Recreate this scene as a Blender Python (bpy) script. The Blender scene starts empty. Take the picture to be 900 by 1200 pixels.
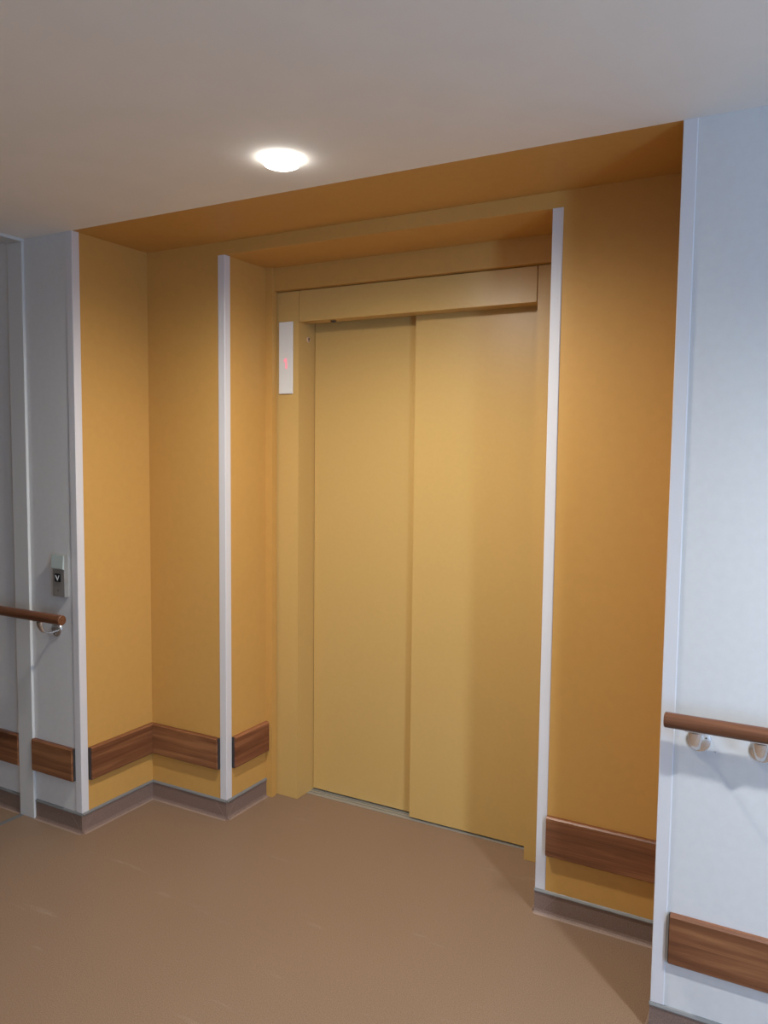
import bpy, bmesh, math, random
from mathutils import Vector, Matrix
random.seed(3)
scene = bpy.context.scene
col = scene.collection

# ------------------------------------------------------------------ camera
F_PX, YAW, PITCH, ROLL = 933.2, 0.50304, -0.075943, 0.010984
cy_, sy_ = math.cos(YAW), math.sin(YAW)
fwd = Vector((-sy_ * math.cos(PITCH), cy_ * math.cos(PITCH), math.sin(PITCH)))
right = Vector((cy_, sy_, 0.0))
up = right.cross(fwd)
r2 = math.cos(ROLL) * right + math.sin(ROLL) * up
u2 = -math.sin(ROLL) * right + math.cos(ROLL) * up
cam_data = bpy.data.cameras.new('camera')
cam = bpy.data.objects.new('camera', cam_data)
col.objects.link(cam)
m = Matrix((( r2.x, u2.x, -fwd.x, 2.6827), (r2.y, u2.y, -fwd.y, -2.2522),
            (r2.z, u2.z, -fwd.z, 1.6311), (0, 0, 0, 1)))
cam.matrix_world = m
cam_data.sensor_fit = 'HORIZONTAL'
cam_data.sensor_width = 36.0
cam_data.lens = 36.0 * F_PX / 900.0
cam_data.clip_start = 0.02
scene.camera = cam

# ------------------------------------------------------------------ world, exposure
world = bpy.data.worlds.new('world'); scene.world = world
world.use_nodes = True
wb = world.node_tree.nodes['Background']
wb.inputs['Color'].default_value = (0.60, 0.74, 1.0, 1)
wb.inputs['Strength'].default_value = 1.0
vs = scene.view_settings
vs.view_transform = 'Standard'; vs.look = 'None'; vs.gamma = 1.0; vs.use_curve_mapping = False
vs.exposure = 0.0
scene.display_settings.display_device = 'sRGB'
scene.cycles.max_bounces = 10
scene.cycles.diffuse_bounces = 6

# daylight that enters the corridor through the glazed door in its back wall, to the right
WARM = (1.0, 0.945, 0.86)
COOL = (0.90, 0.96, 1.0)
def area(name, loc, target, sx, sy, power, color):
    l = bpy.data.lights.new(name, 'AREA'); l.shape = 'RECTANGLE'
    l.size, l.size_y, l.energy, l.color = sx, sy, power, color
    o = bpy.data.objects.new(name, l); col.objects.link(o)
    o.location = loc
    d = Vector(target) - Vector(loc)
    o.rotation_euler = d.to_track_quat('-Z', 'Y').to_euler()
    return o
area('window_daylight', (5.60, -3.12, 1.15), (5.60, 0.0, 1.15), 0.62, 2.0, 112, (0.36, 0.60, 1.0))
LAMPS = [  # x, y, watts, colour, beam angle, edge softness
    (1.222, -0.257, 38.5, WARM, 174, 0.95),
    (3.42, -1.06, 51, COOL, 154, 0.9),
    (-3.60, -1.20, 4, WARM, 154, 0.9),
    (1.20, -2.60, 13, WARM, 154, 0.9),  # unseen fill lamp, added behind the camera to brighten alcove, doors and ceiling
]

# ------------------------------------------------------------------ materials
def mat(name, color, rough=0.5, metal=0.0, spec=0.5):
    mt = bpy.data.materials.new(name); mt.use_nodes = True
    b = mt.node_tree.nodes['Principled BSDF']
    b.inputs['Base Color'].default_value = (*color, 1)
    b.inputs['Roughness'].default_value = rough
    b.inputs['Metallic'].default_value = metal
    b.inputs['Specular IOR Level'].default_value = spec
    return mt
def nodes(mt): return mt.node_tree.nodes, mt.node_tree.links, mt.node_tree.nodes['Principled BSDF']
def speckle(mt, c1, c2, scale, bump=0.0, detail=3.0, lo=0.35, hi=0.65, bscale=None, dist=0.001):
    n, l, b = nodes(mt)
    tc = n.new('ShaderNodeTexCoord')
    no = n.new('ShaderNodeTexNoise'); no.inputs['Scale'].default_value = scale; no.inputs['Detail'].default_value = detail
    cr = n.new('ShaderNodeValToRGB')
    cr.color_ramp.elements[0].position = lo; cr.color_ramp.elements[0].color = (*c1, 1)
    cr.color_ramp.elements[1].position = hi; cr.color_ramp.elements[1].color = (*c2, 1)
    l.new(tc.outputs['Object'], no.inputs['Vector']); l.new(no.outputs['Fac'], cr.inputs['Fac'])
    l.new(cr.outputs['Color'], b.inputs['Base Color'])
    if bump:
        nb = n.new('ShaderNodeTexNoise'); nb.inputs['Scale'].default_value = bscale or scale; nb.inputs['Detail'].default_value = 2
        bp = n.new('ShaderNodeBump'); bp.inputs['Strength'].default_value = bump; bp.inputs['Distance'].default_value = dist
        l.new(tc.outputs['Object'], nb.inputs['Vector']); l.new(nb.outputs['Fac'], bp.inputs['Height'])
        l.new(bp.outputs['Normal'], b.inputs['Normal'])
    return mt
def shade(c, k): return tuple(v * k for v in c)

WHITE = (0.62, 0.62, 0.61)
white_wall = speckle(mat('white_wall_paint', WHITE, 0.5), shade(WHITE, .985), shade(WHITE, 1.015), 40, 0.06, bscale=260)
ceil_paint = speckle(mat('ceiling_paint', WHITE, 0.85), (.835, .83, .79), (.855, .85, .81), 6, 0.05, bscale=300)
OCHRE = (0.55, 0.305, 0.080)
ochre = speckle(mat('ochre_wall_paint', OCHRE, 0.5), shade(OCHRE, .985), shade(OCHRE, 1.015), 30, 0.07, bscale=280)
DOORC = (0.56, 0.36, 0.120)
ochre_metal = speckle(mat('ochre_powder_coat', DOORC, 0.36), shade(DOORC, .99), shade(DOORC, 1.01), 60, 0.05, bscale=600)
trim_white = mat('white_plastic_guard', (0.64, 0.63, 0.64), 0.38)
joint_white = mat('white_joint_cover', (0.60, 0.60, 0.58), 0.45)
cap_grey = mat('grey_cap_strip', (0.19, 0.195, 0.195), 0.4, 0.2)
steel = speckle(mat('brushed_steel', (.5, .5, .48), 0.42, 0.65), (.40, .39, .36), (.47, .46, .43), 25)
satin = mat('satin_aluminium', (0.78, 0.78, 0.78), 0.26, 0.95)
sill_metal = mat('sill_aluminium', (0.42, 0.42, 0.39), 0.42, 0.6)
mirror = mat('glossy_grey_cap', (0.50, 0.58, 0.55), 0.2, 0.15)
black = mat('black_plastic', (0.008, 0.008, 0.009), 0.3)
darkgap = mat('dark_recess', (0.012, 0.009, 0.007), 0.9)
mark_white = mat('white_marking', (0.8, 0.8, 0.8), 0.5)
endcap_grey = mat('dark_grey_end_cap', (0.035, 0.033, 0.033), 0.5)
plate_white = mat('pale_grey_faceplate', (0.76, 0.77, 0.75), 0.35)
strip_grey = mat('grey_threshold_vinyl', (0.13, 0.135, 0.14), 0.5)

# vinyl floor: brown with very fine speckle and faint pale scuffs
def vinyl(name, c, rough, scuffs=False):
    mt = mat(name, c, rough)
    n, l, b = nodes(mt)
    tc = n.new('ShaderNodeTexCoord')
    a1 = n.new('ShaderNodeTexNoise'); a1.inputs['Scale'].default_value = 300; a1.inputs['Detail'].default_value = 1
    cr = n.new('ShaderNodeValToRGB')
    cr.color_ramp.elements[0].position = .3; cr.color_ramp.elements[0].color = (*shade(c, .78), 1)
    cr.color_ramp.elements[1].position = .7; cr.color_ramp.elements[1].color = (*shade(c, 1.22), 1)
    l.new(tc.outputs['Object'], a1.inputs['Vector']); l.new(a1.outputs['Fac'], cr.inputs['Fac'])
    a2 = n.new('ShaderNodeTexNoise'); a2.inputs['Scale'].default_value = 2.2; a2.inputs['Detail'].default_value = 4
    mr = n.new('ShaderNodeMapRange'); mr.inputs['To Min'].default_value = .95; mr.inputs['To Max'].default_value = 1.05
    l.new(tc.outputs['Object'], a2.inputs['Vector']); l.new(a2.outputs['Fac'], mr.inputs['Value'])
    mx = n.new('ShaderNodeMix'); mx.data_type = 'RGBA'; mx.blend_type = 'MULTIPLY'; mx.inputs['Factor'].default_value = 1
    l.new(cr.outputs['Color'], mx.inputs[6]); l.new(mr.outputs['Result'], mx.inputs[7])
    out = mx.outputs[2]
    if scuffs:
        mp = n.new('ShaderNodeMapping'); mp.inputs['Rotation'].default_value = (0, 0, math.radians(50)); mp.inputs['Scale'].default_value = (1.3, 9, 1)
        s = n.new('ShaderNodeTexNoise'); s.inputs['Scale'].default_value = 1.6; s.inputs['Detail'].default_value = 5; s.inputs['Roughness'].default_value = .65
        r = n.new('ShaderNodeMapRange'); r.inputs['From Min'].default_value = .62; r.inputs['From Max'].default_value = .78; r.inputs['To Max'].default_value = .30
        l.new(tc.outputs['Object'], mp.inputs['Vector']); l.new(mp.outputs['Vector'], s.inputs['Vector']); l.new(s.outputs['Fac'], r.inputs['Value'])
        m2 = n.new('ShaderNodeMix'); m2.data_type = 'RGBA'; m2.inputs[7].default_value = (.42, .36, .31, 1)
        l.new(out, m2.inputs[6]); l.new(r.outputs['Result'], m2.inputs['Factor'])
        out = m2.outputs[2]
        v = n.new('ShaderNodeTexVoronoi'); v.inputs['Scale'].default_value = 3.3
        lt = n.new('ShaderNodeMath'); lt.operation = 'LESS_THAN'; lt.inputs[1].default_value = .010
        l.new(tc.outputs['Object'], v.inputs['Vector']); l.new(v.outputs['Distance'], lt.inputs[0])
        m3 = n.new('ShaderNodeMix'); m3.data_type = 'RGBA'; m3.inputs[7].default_value = (.55, .48, .42, 1)
        l.new(out, m3.inputs[6]); l.new(lt.outputs[0], m3.inputs['Factor']); out = m3.outputs[2]
    l.new(out, b.inputs['Base Color'])
    bp = n.new('ShaderNodeBump'); bp.inputs['Strength'].default_value = .12; bp.inputs['Distance'].default_value = .0008
    l.new(a1.outputs['Fac'], bp.inputs['Height']); l.new(bp.outputs['Normal'], b.inputs['Normal'])
    return mt
FLOORC = (0.215, 0.140, 0.090)
floor_vinyl = vinyl('brown_vinyl_floor', FLOORC, 0.47, True)
skirt_vinyl = vinyl('brown_vinyl_skirting', (0.20, 0.135, 0.108), 0.5)

def wood(name, dark, mid, light, along='X', scale=1.0, seed=0.0, rough=.42):
    mt = mat(name, mid, rough)
    n, l, b = nodes(mt)
    tc = n.new('ShaderNodeTexCoord')
    mp = n.new('ShaderNodeMapping')
    s = {'X': (0.8, 20, 20), 'Y': (20, 0.8, 20)}[along]
    mp.inputs['Scale'].default_value = tuple(v * scale for v in s)
    mp.inputs['Location'].default_value = (seed, seed * 1.7, seed * .6)
    no = n.new('ShaderNodeTexNoise'); no.inputs['Scale'].default_value = 1.5; no.inputs['Detail'].default_value = 7
    no.inputs['Roughness'].default_value = .62; no.inputs['Distortion'].default_value = .5
    cr = n.new('ShaderNodeValToRGB'); e = cr.color_ramp.elements
    e[0].position = .30; e[0].color = (*dark, 1)
    e[1].position = .72; e[1].color = (*light, 1)
    k = e.new(.5); k.color = (*mid, 1)
    l.new(tc.outputs['Object'], mp.inputs['Vector']); l.new(mp.outputs['Vector'], no.inputs['Vector'])
    l.new(no.outputs['Fac'], cr.inputs['Fac'])
    f = n.new('ShaderNodeTexNoise'); f.inputs['Scale'].default_value = 14; f.inputs['Detail'].default_value = 3
    l.new(mp.outputs['Vector'], f.inputs['Vector'])
    mr = n.new('ShaderNodeMapRange'); mr.inputs['To Min'].default_value = .82; mr.inputs['To Max'].default_value = 1.15
    l.new(f.outputs['Fac'], mr.inputs['Value'])
    mx = n.new('ShaderNodeMix'); mx.data_type = 'RGBA'; mx.blend_type = 'MULTIPLY'; mx.inputs['Factor'].default_value = 1
    l.new(cr.outputs['Color'], mx.inputs[6]); l.new(mr.outputs['Result'], mx.inputs[7])
    # a few small knots
    v = n.new('ShaderNodeTexVoronoi'); v.inputs['Scale'].default_value = 1.0
    mp2 = n.new('ShaderNodeMapping'); mp2.inputs['Scale'].default_value = {'X': (4, 9, 9), 'Y': (9, 4, 9)}[along]
    mp2.inputs['Location'].default_value = (seed * 2.3, seed, seed * 3.1)
    l.new(tc.outputs['Object'], mp2.inputs['Vector']); l.new(mp2.outputs['Vector'], v.inputs['Vector'])
    kr = n.new('ShaderNodeMapRange'); kr.inputs['From Min'].default_value = .03; kr.inputs['From Max'].default_value = .09
    kr.inputs['To Min'].default_value = .45; kr.inputs['To Max'].default_value = 1
    l.new(v.outputs['Distance'], kr.inputs['Value'])
    m2 = n.new('ShaderNodeMix'); m2.data_type = 'RGBA'; m2.blend_type = 'MULTIPLY'; m2.inputs['Factor'].default_value = 1
    l.new(mx.outputs[2], m2.inputs[6]); l.new(kr.outputs['Result'], m2.inputs[7])
    l.new(m2.outputs[2], b.inputs['Base Color'])
    return mt
WD, WM, WL = (0.085, 0.026, 0.010), (0.185, 0.070, 0.028), (0.35, 0.155, 0.064)
board_wood = [wood('board_wood_a', WD, WM, WL, 'X', 1.0, 1.3), wood('board_wood_b', WD, WM, WL, 'X', 1.0, 5.1),
              wood('board_wood_c', WD, WM, WL, 'X', 1.0, 9.4)]
board_wood_y = [wood('board_wood_d', WD, WM, WL, 'Y', 1.0, 2.2), wood('board_wood_e', WD, (.19, .062, .027), (.36, .16, .07), 'Y', 1.0, 7.7)]
rail_wood = wood('rail_wood', (0.095, 0.034, 0.015), (0.135, 0.050, 0.021), (0.185, 0.073, 0.031), 'X', 2.2, 3.0, .34)

def emis(name, color, strength):
    mt = mat(name, color, .5)
    b = mt.node_tree.nodes['Principled BSDF']
    b.inputs['Emission Color'].default_value = (*color, 1); b.inputs['Emission Strength'].default_value = strength
    return mt
lamp_glow = emis('lamp_diffuser', (1.0, 0.96, 0.90), 16.0)
red_led = emis('red_led', (1.0, 0.34, 0.42), 0.34)

# ------------------------------------------------------------------ mesh helpers
def box(bm, x0, x1, y0, y1, z0, z1, bev=0.0, seg=2):
    r = bmesh.ops.create_cube(bm, size=1.0)
    vs_ = r['verts']
    for v in vs_:
        v.co = Vector((x0 + (v.co.x + .5) * (x1 - x0), y0 + (v.co.y + .5) * (y1 - y0), z0 + (v.co.z + .5) * (z1 - z0)))
    if bev:
        es = list({e for v in vs_ for e in v.link_edges})
        bmesh.ops.bevel(bm, geom=es, offset=bev, segments=seg, profile=.5, affect='EDGES')
def prism(bm, pts, axis, a, b):
    """extrude a closed 2-D outline along an axis from a to b; pts are (u,v) in the other two axes in order"""
    def P(u, v, w):
        return {'x': (w, u, v), 'y': (u, w, v), 'z': (u, v, w)}[axis]
    va = [bm.verts.new(P(u, v, a)) for u, v in pts]; vb = [bm.verts.new(P(u, v, b)) for u, v in pts]
    bm.faces.new(va); bm.faces.new(vb)
    n = len(pts)
    for i in range(n):
        bm.faces.new((va[i], va[(i + 1) % n], vb[(i + 1) % n], vb[i]))
def cyl(bm, p0, p1, r0, r1=None, n=32):
    r1 = r0 if r1 is None else r1
    d = Vector(p1) - Vector(p0)
    rot = d.to_track_quat('Z', 'Y').to_matrix().to_4x4()
    mt = Matrix.Translation((Vector(p0) + Vector(p1)) / 2) @ rot
    bmesh.ops.create_cone(bm, cap_ends=True, segments=n, radius1=r0, radius2=r1, depth=d.length, matrix=mt)
def sweep(bm, pts, radii, n=16, flat=1.0):
    """tube through pts in a plane of constant x, radius per point (flat scales the in-plane thickness)"""
    rings = []
    for i, p in enumerate(pts):
        p = Vector(p)
        t = (Vector(pts[min(i + 1, len(pts) - 1)]) - Vector(pts[max(i - 1, 0)])).normalized()
        a = Vector((1, 0, 0)); b = t.cross(a).normalized()
        rings.append([bm.verts.new(p + a * radii[i] * math.cos(2 * math.pi * k / n) + b * radii[i] * flat * math.sin(2 * math.pi * k / n)) for k in range(n)])
    for i in range(len(rings) - 1):
        for k in range(n):
            bm.faces.new((rings[i][k], rings[i][(k + 1) % n], rings[i + 1][(k + 1) % n], rings[i + 1][k]))
    bm.faces.new(rings[0]); bm.faces.new(rings[-1])
def lathe(bm, prof, centre, n=48, axis='z'):
    rings = []
    for r, h in prof:
        ring = []
        for k in range(n):
            a = 2 * math.pi * k / n
            c, s = r * math.cos(a), r * math.sin(a)
            v = {'z': (c, s, h), 'y': (c, h, s), 'x': (h, c, s)}[axis]
            ring.append(bm.verts.new(Vector(centre) + Vector(v)))
        rings.append(ring)
    for i in range(len(rings) - 1):
        for k in range(n):
            bm.faces.new((rings[i][k], rings[i][(k + 1) % n], rings[i + 1][(k + 1) % n], rings[i + 1][k]))
    if prof[0][0] > 0: bm.faces.new(rings[0])
    if prof[-1][0] > 0: bm.faces.new(rings[-1])
def obj(name, bm, m, parent=None, smooth=False):
    bmesh.ops.remove_doubles(bm, verts=bm.verts, dist=1e-6)
    bmesh.ops.recalc_face_normals(bm, faces=bm.faces)
    me = bpy.data.meshes.new(name)
    org = Vector((0, 0, 0))
    bm.to_mesh(me); bm.free()
    me.materials.append(m)
    if smooth:
        me.polygons.foreach_set('use_smooth', [True] * len(me.polygons))
        me.set_sharp_from_angle(angle=math.radians(40))
    o = bpy.data.objects.new(name, me); col.objects.link(o)
    if parent:
        o.parent = parent
        # parts are modelled in world coordinates; bring them into the parent's frame
        p = parent; off = Vector((0, 0, 0))
        while p: off += p.location; p = p.parent
        me.transform(Matrix.Translation(-off))
    return o
def mk(fn):
    bm = bmesh.new(); fn(bm); return bm
def B(*a, **k):
    bm = bmesh.new(); box(bm, *a, **k); return bm
def struct(name, bm, m):
    o = obj(name, bm, m); o['kind'] = 'structure'; return o
def thing(name, label, cat, loc, group=None):
    o = bpy.data.objects.new(name, None); o.empty_display_size = .05; col.objects.link(o)
    o.location = loc; o['label'] = label; o['category'] = cat
    if group: o['group'] = group
    return o

# ------------------------------------------------------------------ layout
H = 2.5
D1, D2, DF = 0.407, 0.689, 0.732          # alcove back, lobby reveal, lift frame front
NL, NR = 0.442, 1.854                     # opening of the lift recess
XR = 2.325                                # right end of the alcove
HS = 2.446                                # soffit above the lift recess
FL, F2, F3, FR = 0.473, 0.594, 1.697, 1.823
H3, H4 = 2.342, 2.206
Y_L, Y_R = 0.861, 0.819                   # faces of the two door leaves
MEET = 1.137
X0, X1, YB = -6.0, 6.6, -3.1

# floor, ceilings, walls
struct('floor', B(X0, X1, YB, 0.81, -0.08, 0), floor_vinyl)
struct('ceiling', B(X0, X1, YB, 0, H, H + .08), ceil_paint)
struct('ceiling_alcove', B(-.1, XR + .1, 0, D1 + .03, H, H + .08), ochre)
struct('ceiling_recess', B(NL - .1, NR + .1, D1 + .03, .95, HS, H), ochre)
struct('wall_left', B(X0, 0, 0, .03, 0, H), white_wall)
struct('wall_right', B(XR, X1, 0, .03, 0, H), white_wall)
struct('wall_alcove_left', B(-.1, 0, .03, D1 + .03, 0, H), ochre)
struct('wall_alcove_right', B(XR, XR + .1, .03, D1 + .03, 0, H), ochre)
def back(bm):
    box(bm, 0, NL, D1, D1 + .03, 0, H); box(bm, NR, XR, D1, D1 + .03, 0, H); box(bm, NL, NR, D1, D1 + .03, HS, H)
struct('wall_alcove_back', mk(back), ochre)
struct('wall_recess_left', B(NL - .1, NL, D1 + .03, D2, 0, HS), ochre)
struct('wall_recess_right', B(NR, NR + .1, D1 + .03, D2, 0, HS), ochre)
def rb(bm):
    prism(bm, [(NL - .1, D2), (.479, D2), (.479, .72), (.4725, .72), (.4725, .95), (NL - .1, .95)], 'z', 0, HS)
    prism(bm, [(NR + .1, D2), (1.817, D2), (1.817, .72), (1.8235, .72), (1.8235, .95), (NR + .1, .95)], 'z', 0, HS)
struct('wall_recess_back', mk(rb), ochre)
struct('trim_fascia', B(.4795, 1.8165, .703, .95, H3 + .003, HS), ochre)
struct('wall_shaft', B(NL - .1, NR + .1, .95, 1.0, -.08, HS), darkgap)
def backwall(bm):
    box(bm, X0, 5.25, YB - .1, YB, 0, H); box(bm, 5.95, X1, YB - .1, YB, 0, H)
    box(bm, 5.25, 5.95, YB - .1, YB, 2.18, H); box(bm, 5.25, 5.95, YB - .1, YB, 0, .1)
struct('wall_back', mk(backwall), white_wall)
struct('wall_far_left', B(X0 - .1, X0, YB - .1, .03, 0, H), white_wall)
struct('wall_far_right', B(X1, X1 + .1, YB - .1, .03, 0, H), white_wall)
def wf(bm):
    for a in (5.25, 5.91): box(bm, a, a + .04, YB - .1, YB - .04, .1, 2.18)
    for z in (.1, 2.14): box(bm, 5.29, 5.91, YB - .1, YB - .04, z, z + .04)
struct('window_1', mk(wf), trim_white)

# expansion joint cover: flat white band up the wall and across the ceiling
struct('trim_1', B(-.385, -.291, -.013, 0, 0, H - .012, bev=.0015), joint_white)
struct('trim_2', B(-.385, -.291, YB, 0, H - .012, H), joint_white)
# grey strip set in the floor below it
struct('trim_3', B(-.384, -.362, YB, -.013, 0, .0015), strip_grey)

# skirtings: vinyl turned up the wall, fine diagonal weld at the corners, grey cap on top
weld = mat('pale_weld_seam', (0.27, 0.19, 0.15), .5)
def skirt(name, ax, a, b, w, s, inner=()):
    """ax 'x' runs along x at plane y=w facing -y; ax 'y' runs along y at plane x=w facing +x (s=+1)"""
    prof = [(0, 0), (.012, 0), (.0065, .006), (.004, .014), (.004, .078), (0, .078)]
    bm = bmesh.new()
    if ax == 'x': prism(bm, [(w - t, z) for t, z in prof], 'x', a, b)
    else: prism(bm, [(w + s * t, z) for t, z in prof], 'y', a, b)
    o = struct(name, bm, skirt_vinyl)
    cp = [(0, .078), (.0075, .078), (.0075, .081), (.004, .086), (0, .088)]
    bm = bmesh.new()
    if ax == 'x': prism(bm, [(w - t, z) for t, z in cp], 'x', a, b)
    else: prism(bm, [(w + s * t, z) for t, z in cp], 'y', a, b)
    c = obj('cap_strip', bm, cap_grey, o); c['label'] = 'grey cap strip'
    wp = [(.0118, 0), (.0175, 0), (.0165, .0010), (.0125, .0022), (.0110, .0020)]
    bm = bmesh.new()
    if ax == 'x': prism(bm, [(w - t, z) for t, z in wp], 'x', a, b)
    else: prism(bm, [(w + s * t, z) for t, z in wp], 'y', a, b)
    c = obj('floor_weld', bm, weld, o); c['label'] = 'pale weld line at the floor'
    return o
T = .004
def seam(parent, p, q, nrm, w=.0016):
    p, q, nrm = Vector(p), Vector(q), Vector(nrm)
    d = (q - p).normalized(); s = d.cross(nrm).normalized() * w / 2
    bm = bmesh.new()
    vs_ = []
    for base in (p, q):
        for sg in (-1, 1):
            for hh in (0, .0006): vs_.append(bm.verts.new(base + s * sg + nrm * hh))
    bmesh.ops.convex_hull(bm, input=vs_)
    obj('weld_seam', bm, weld, parent)
s1 = skirt('baseboard_left', 'x', -.289, T, 0, 0)
s0 = skirt('baseboard_far_left', 'x', X0, -.387, 0, 0)
s2 = skirt('baseboard_alcove_left', 'y', 0, D1, 0, 1)
s3 = skirt('baseboard_alcove_back_left', 'x', 0, NL + T, D1, 0)
s4 = skirt('baseboard_recess_left', 'y', D1, D2, NL, 1)
s5 = skirt('baseboard_alcove_back_right', 'x', NR - T, XR, D1, 0)
s6 = skirt('baseboard_right', 'x', XR - T, X1, 0, 0)
s7 = skirt('baseboard_recess_right', 'y', D1, D2, NR, -1)
s8 = skirt('baseboard_alcove_right', 'y', 0, D1, XR, -1)
seam(s1, (-.062, -T, .075), (-.012, -T, .016), (0, -1, 0))
seam(s2, (T, .062, .075), (T, .012, .016), (1, 0, 0))
seam(s3, (NL - .062, D1 - T, .075), (NL - .012, D1 - T, .016), (0, -1, 0))
seam(s4, (NL + T, D1 + .062, .075), (NL + T, D1 + .012, .016), (1, 0, 0))
seam(s5, (NR + .075, D1 - T, .075), (NR + .028, D1 - T, .016), (0, -1, 0))
seam(s1, (T - .0008, -T, .077), (T - .0008, -T, .01), (0, -1, 0))
seam(s3, (NL + T - .0008, D1 - T, .077), (NL + T - .0008, D1 - T, .01), (0, -1, 0))

# ------------------------------------------------------------------ lift entrance
ent = thing('elevator_entrance', 'ochre elevator entrance with two sliding door panels set deep in the alcove', 'elevator door', ((NL + NR) / 2, DF, 0))
def jamb(bm, x0, x1):
    box(bm, x0, x1, DF, .905, 0.0, H3, bev=.0012)
def lj(bm):
    prism(bm, [(FL, DF), (F2 - .0005, DF), (F2 - .0005, .905), (FL, .905)], 'z', .001, H3)
obj('jamb', mk(lj), ochre_metal, ent)
def rj(bm):
    prism(bm, [(F3 + .002, DF), (FR, DF), (FR, .905), (F3 + .002, .905)], 'z', .001, H3)
obj('jamb', mk(rj), ochre_metal, ent)
def head(bm):
    box(bm, F2 + .0012, F3 - .0012, DF, .778, H4, H3, bev=.0012)
    box(bm, F2 + .0012, F3 - .0012, .778, .806, H4, H3 - .01)
obj('head_panel', mk(head), ochre_metal, ent)
obj('seam_backing', B(FL, FR, .80 + .08, .90, H3 - .13, H3 + .02), darkgap, ent)
def leaf(x0, x1, y):
    return B(x0, x1, y, y + .03, .009, H4 + .06, bev=.0015)
l1 = obj('door_leaf', leaf(F2 + .002, MEET + .10, Y_L), ochre_metal, ent)
l2 = obj('door_leaf', leaf(MEET, F3 + .05, Y_R), ochre_metal, ent)
def sill(bm):
    prof = [(.810, -.02), (.810, .002), (.826, .003), (.826, -.006), (.831, -.006), (.831, .003), (.846, .003), (.846, -.006), (.851, -.006),
            (.851, .003), (.874, .003), (.874, -.006), (.879, -.006), (.879, .003), (.905, .003), (.905, -.02)]
    prism(bm, prof, 'x', F2 + .0006, F3 + .0014)
o = obj('sill', mk(sill), sill_metal, ent); o['label'] = 'grooved aluminium sill'
# key switch in the left reveal
def key(bm):
    lathe(bm, [(.0, .0045), (.0095, .0045), (.0125, .003), (.0125, 0)], (F2, .806, 2.136), 32, 'x')
k = obj('key_switch', mk(key), mat('ochre_key_rim', (.66, .46, .30), .35), ent, True)
def keyslot(bm):
    cyl(bm, (F2 + .0044, .806, 2.139), (F2 + .0056, .806, 2.139), .0045, n=20)
    box(bm, F2 + .0044, F2 + .0056, .804, .808, 2.1275, 2.139)
obj('keyhole', mk(keyslot), black, k)
def sensor(bm):
    lathe(bm, [(.015, 0), (.013, -.003), (.006, -.0075), (0, -.0085)], (.75, .776, H4), 28, 'z')
obj('ceiling_sensor', mk(sensor), mat('dark_sensor_dome', (.05, .045, .05), .15), ent, True)

# floor indicator
ind = thing('floor_indicator', 'narrow pale vertical floor display with a glowing red digit beside the elevator doors', 'elevator display', (.528, DF, 1.887))
obj('faceplate', B(.491, .565, DF - .009, DF - .0002, 1.887, 2.209, bev=.0022), plate_white, ind)
def digit(bm):
    y0, y1 = DF - .0098, DF - .0089
    prism(bm, [(.5275, 1.999), (.5385, 1.999), (.5355, 2.046), (.5245, 2.046)], 'y', y0, y1)
    prism(bm, [(.5245, 2.046), (.5270, 2.034), (.5195, 2.029), (.5190, 2.036)], 'y', y0, y1)
d = obj('digit', mk(digit), red_led, ind); d['label'] = 'glowing red digit'

# ------------------------------------------------------------------ corner guards
def guard(name, x, y, sgn, ztop, label):
    t, w = .003, .034
    g = bmesh.new()
    # L section; sgn=+1: the return runs at x+ facing +x, sgn=-1: facing -x
    s = -sgn
    pts = [(x + s * w, y), (x + s * w, y - t * .5), (x + s * (w - .002), y - t), (x - s * (t - .0016), y - t), (x - s * t, y - t + .0016),
           (x - s * t, y + w - .002), (x - s * t * .5, y + w), (x, y + w), (x, y)]
    prism(g, pts, 'z', .0885, ztop)
    o = obj(name, g, trim_white)
    o['label'] = label; o['category'] = 'corner guard'; o['group'] = 'white corner guards of the alcove'
guard('corner_guard', 0, 0, 1, H - .0005, 'white full-height corner guard beside the call button plate')
guard('corner_guard', NL, D1, 1, HS - .0005, 'white corner guard left of the elevator doors, below the ochre soffit')
guard('corner_guard', NR, D1, -1, HS - .0005, 'white corner guard immediately right of the elevator doors')
guard('corner_guard', XR, 0, -1, H - .0005, 'white full-height corner guard at the edge of the bright right wall')

# ------------------------------------------------------------------ wooden bumper boards
ZB0, ZB1, TB = .222, .363, .020
def board(label, ax, a, b, w, s, wd, caps=(), bottom_slope=False):
    c = ((a + b) / 2, w, ZB0) if ax == 'x' else (w, (a + b) / 2, ZB0)
    t = thing('bumper_board', label, 'wall bumper', c, 'wooden bumper boards around the walls')
    prof = [(0.0002, ZB0), (TB - .004, ZB0), (TB, ZB0 + .004), (TB, ZB1 - .005), (TB - .005, ZB1), (0.0002, ZB1)]
    ca = .0035 if 'a' in caps else 0; cb = .0035 if 'b' in caps else 0
    def run(bm, p, q, pr):
        if ax == 'x': prism(bm, [(w - u, z) for u, z in pr], 'x', p, q)
        else: prism(bm, [(w + s * u, z) for u, z in pr], 'y', p, q)
    bm = bmesh.new(); run(bm, a + ca, b - cb, prof); obj('board', bm, wd, t)
    pc = [(0.0002, ZB0 + .001), (.0115, ZB0 + .001), (.0115, ZB1 - .001), (0.0002, ZB1 - .001)]
    for flag, p, q in (('a', a, a + ca), ('b', b - cb, b)):
        if flag in caps:
            bm = bmesh.new(); run(bm, p, q, pc); e = obj('end_cap', bm, endcap_grey, t); e['label'] = 'dark grey end cap'
    return t
board('dark wooden bumper board at the left edge, left of the white joint cover', 'x', -2.6, -.386, 0, 0, board_wood[0])
board('short wooden bumper board below the call button, between joint cover and corner guard', 'x', -.290, -.034, 0, 0, board_wood[1], 'b')
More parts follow.
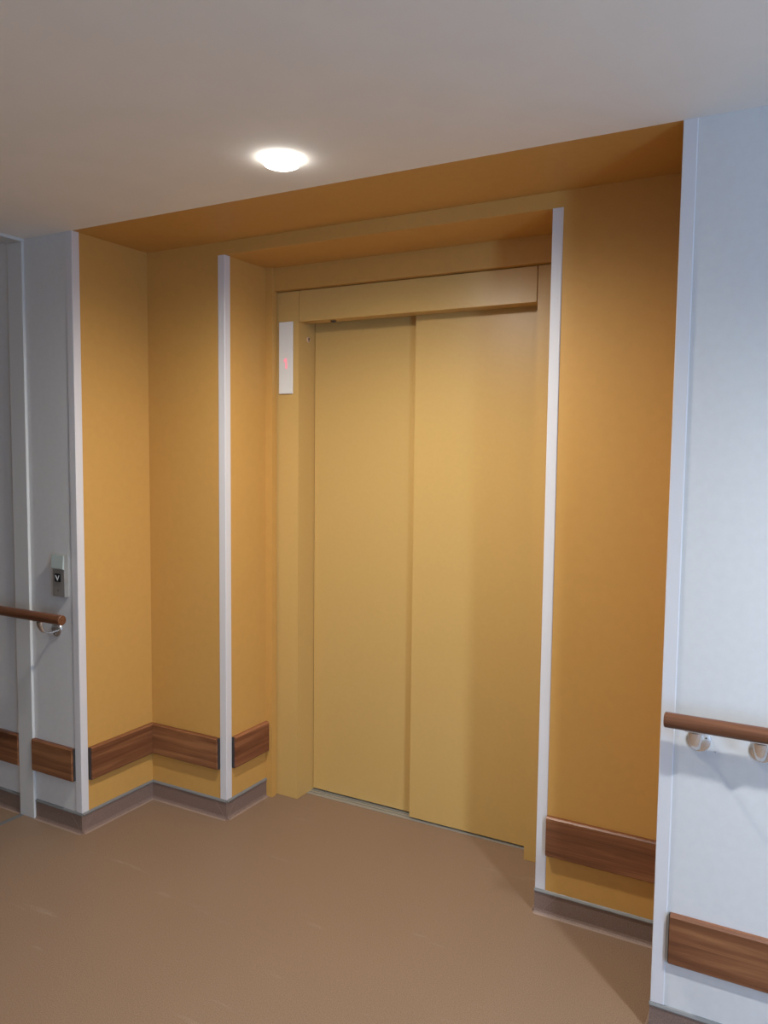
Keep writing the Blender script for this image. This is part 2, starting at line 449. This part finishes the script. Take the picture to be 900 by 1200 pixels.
board('wooden bumper board on the left side wall of the alcove', 'y', .036, D1 - .0005, 0, 1, board_wood_y[0], 'a')
board('wooden bumper board on the alcove back wall, left of the elevator recess', 'x', TB + .0005, NL - .036, D1, 0, board_wood[1], 'b')
board('short reddish wooden bumper board inside the elevator recess', 'y', D1 + .036, D2 - .0005, NL, 1, board_wood_y[1], 'a')
board('wooden bumper board on the alcove back wall, right of the elevator doors', 'x', NR + .036, XR - .0005, D1, 0, board_wood[2])
board('wooden bumper board on the bright right wall under the handrail', 'x', XR + .04, 4.6, 0, 0, board_wood[0], 'a')

# ------------------------------------------------------------------ handrails
YH, ZH, RH = -.085, .932, .0205
def bracket(rail, x):
    b = None
    rose = bmesh.new()
    lathe(rose, [(0, -.0085), (.012, -.0085), (.024, -.0065), (.0305, -.004), (.032, -.0002)], (x, 0, .864), 40, 'y')
    ro = obj('bracket', rose, satin, rail, True); ro['label'] = 'round satin metal wall bracket'
    arm = bmesh.new()
    pts = []; rad = []
    N = 14
    for i in range(N + 1):
        a = i / N
        ang = -math.pi / 2 + a * math.pi / 2 * 1.0
        # sweep: out from the rose, dipping slightly, then up into the saddle
        y = -.006 - (abs(YH) - .006) * math.sin(a * math.pi / 2)
        z = .858 - .010 * math.sin(a * math.pi) + .052 * (1 - math.cos(a * math.pi / 2))
        pts.append((x, y, z)); rad.append(.0050 + .0125 * a)
    sweep(arm, pts, rad, 18, .55)
    obj('arm', arm, satin, ro, True)
    sad = bmesh.new()
    n = 8
    outer = [(YH + (RH + .0025) * math.sin(t), ZH - (RH + .0025) * math.cos(t)) for t in [(-.7 + 1.4 * i / n) for i in range(n + 1)]]
    inner = [(YH + (RH + .0002) * math.sin(t), ZH - (RH + .0002) * math.cos(t)) for t in [(.7 - 1.4 * i / n) for i in range(n + 1)]]
    prism(sad, outer + inner, 'x', x - .024, x + .024)
    obj('saddle', sad, satin, ro)
    for dx, dz in ((-.019, .010), (.019, .010), (0, -.021)):
        s = bmesh.new(); cyl(s, (x + dx, -.005, .864 + dz), (x + dx, -.0088, .864 + dz), .0036, .003, 14)
        obj('screw', s, steel, ro)
        s2_ = bmesh.new(); cyl(s2_, (x + dx, -.0086, .864 + dz), (x + dx, -.0092, .864 + dz), .0014, n=6)
        obj('screw_recess', s2_, black, ro)
def rail(label, x0, x1, brs, loc):
    t = thing('handrail', label, 'handrail', loc, 'round wooden handrails')
    bm = bmesh.new()
    L = [(0, x0), (RH - .0025, x0), (RH, x0 + .0025), (RH, x1 - .0025), (RH - .0025, x1), (0, x1)]
    lathe(bm, L, (0, YH, ZH), 40, 'x')
    obj('bar', bm, rail_wood, t, True)
    for x in brs: bracket(t, x)
rail('round wooden handrail in front of the grey left wall, ending by the call button', -2.6, .005, (-.135, -1.3, -2.45), (-1.3, 0, ZH))
rail('round wooden handrail on metal brackets along the bright right wall', XR + .02, 4.7, (2.422, 2.577, 3.5, 4.5), (3.5, 0, ZH))

# ------------------------------------------------------------------ call button plate
cb = thing('call_button_panel', 'small steel call button panel with a black down button on the left wall', 'call button', (-.094, 0, 1.01))
obj('body', B(-.1305, -.0575, -.020, -.0002, 1.010, 1.186, bev=.0015), steel, cb)
def capb(bm):
    prism(bm, [(-.0205, 1.126), (-.0245, 1.1275), (-.0275, 1.1310), (-.0225, 1.186), (-.0205, 1.186)], 'x', -.1305, -.0585)
c_ = obj('upper_cover', mk(capb), mirror, cb); c_['label'] = 'shiny pale green-grey upper cover'
bt = obj('button', B(-.114, -.079, -.0235, -.0202, 1.073, 1.107, bev=.001), black, cb); bt['label'] = 'black button with white down arrow'
def chev(bm):
    y0, y1 = -.0243, -.0234
    xc = -.0965
    for sg in (-1, 1):
        prism(bm, [(xc + sg * .0125, 1.1005), (xc + sg * .0085, 1.1005), (xc - sg * .0005, 1.0840), (xc - sg * .0005, 1.0785), (xc + sg * .0012, 1.0785)], 'y', y0, y1)
obj('down_arrow', mk(chev), mark_white, bt)
def mk2(bm): cyl(bm, (-.0965, -.0201, 1.037), (-.0965, -.0206, 1.037), .006, n=20)
obj('key_switch', mk(mk2), mat('dull_steel', (.30, .29, .27), .5, .5), cb)

# screw cap left on the right wall below the handrail
def capd(bm): lathe(bm, [(0, -.0022), (.002, -.0018), (.0032, -.0002)], (0, 0, 0), 16, 'y')
sc = obj('wall_plug', mk(capd), trim_white, None, True)
sc.location = (2.466, 0, .838)
sc['label'] = 'tiny white screw cap below the right handrail'; sc['category'] = 'screw cap'

# ------------------------------------------------------------------ ceiling downlights
def downlight(x, y, watts, color, beam, soft, label):
    t = thing('ceiling_downlight', label, 'ceiling light', (x, y, H), 'round ceiling downlights')
    bm = bmesh.new()
    lathe(bm, [(.0575, -.0003), (.062, -.0003), (.062, -.0008), (.060, -.0012), (.058, -.0010)], (x, y, H), 56)
    obj('trim_ring', bm, trim_white, t, True)
    bm = bmesh.new()
    lathe(bm, [(.0570, -.0004), (.0565, -.012), (.051, -.0195), (.038, -.0245), (.02, -.027), (0, -.0275)], (x, y, H), 56)
    obj('diffuser', bm, lamp_glow, t, True)
    l = bpy.data.lights.new('lamp', 'SPOT'); l.energy = watts * 4; l.color = color
    l.spot_size = math.radians(beam); l.spot_blend = soft; l.shadow_soft_size = .06
    lo = bpy.data.objects.new('lamp', l); col.objects.link(lo); lo.parent = t; lo.location = (0, 0, -.045)
for i, (x, y, w, c, ba, so) in enumerate(LAMPS):
    downlight(x, y, w, c, ba, so, ['round glowing downlight in the ceiling in front of the elevator alcove',
                           'round glowing downlight in the ceiling of the right part of the corridor',
                           'round glowing downlight in the ceiling of the left part of the corridor',
                           'unseen fill downlight added in the ceiling near the corridor wall opposite the elevator'][i])
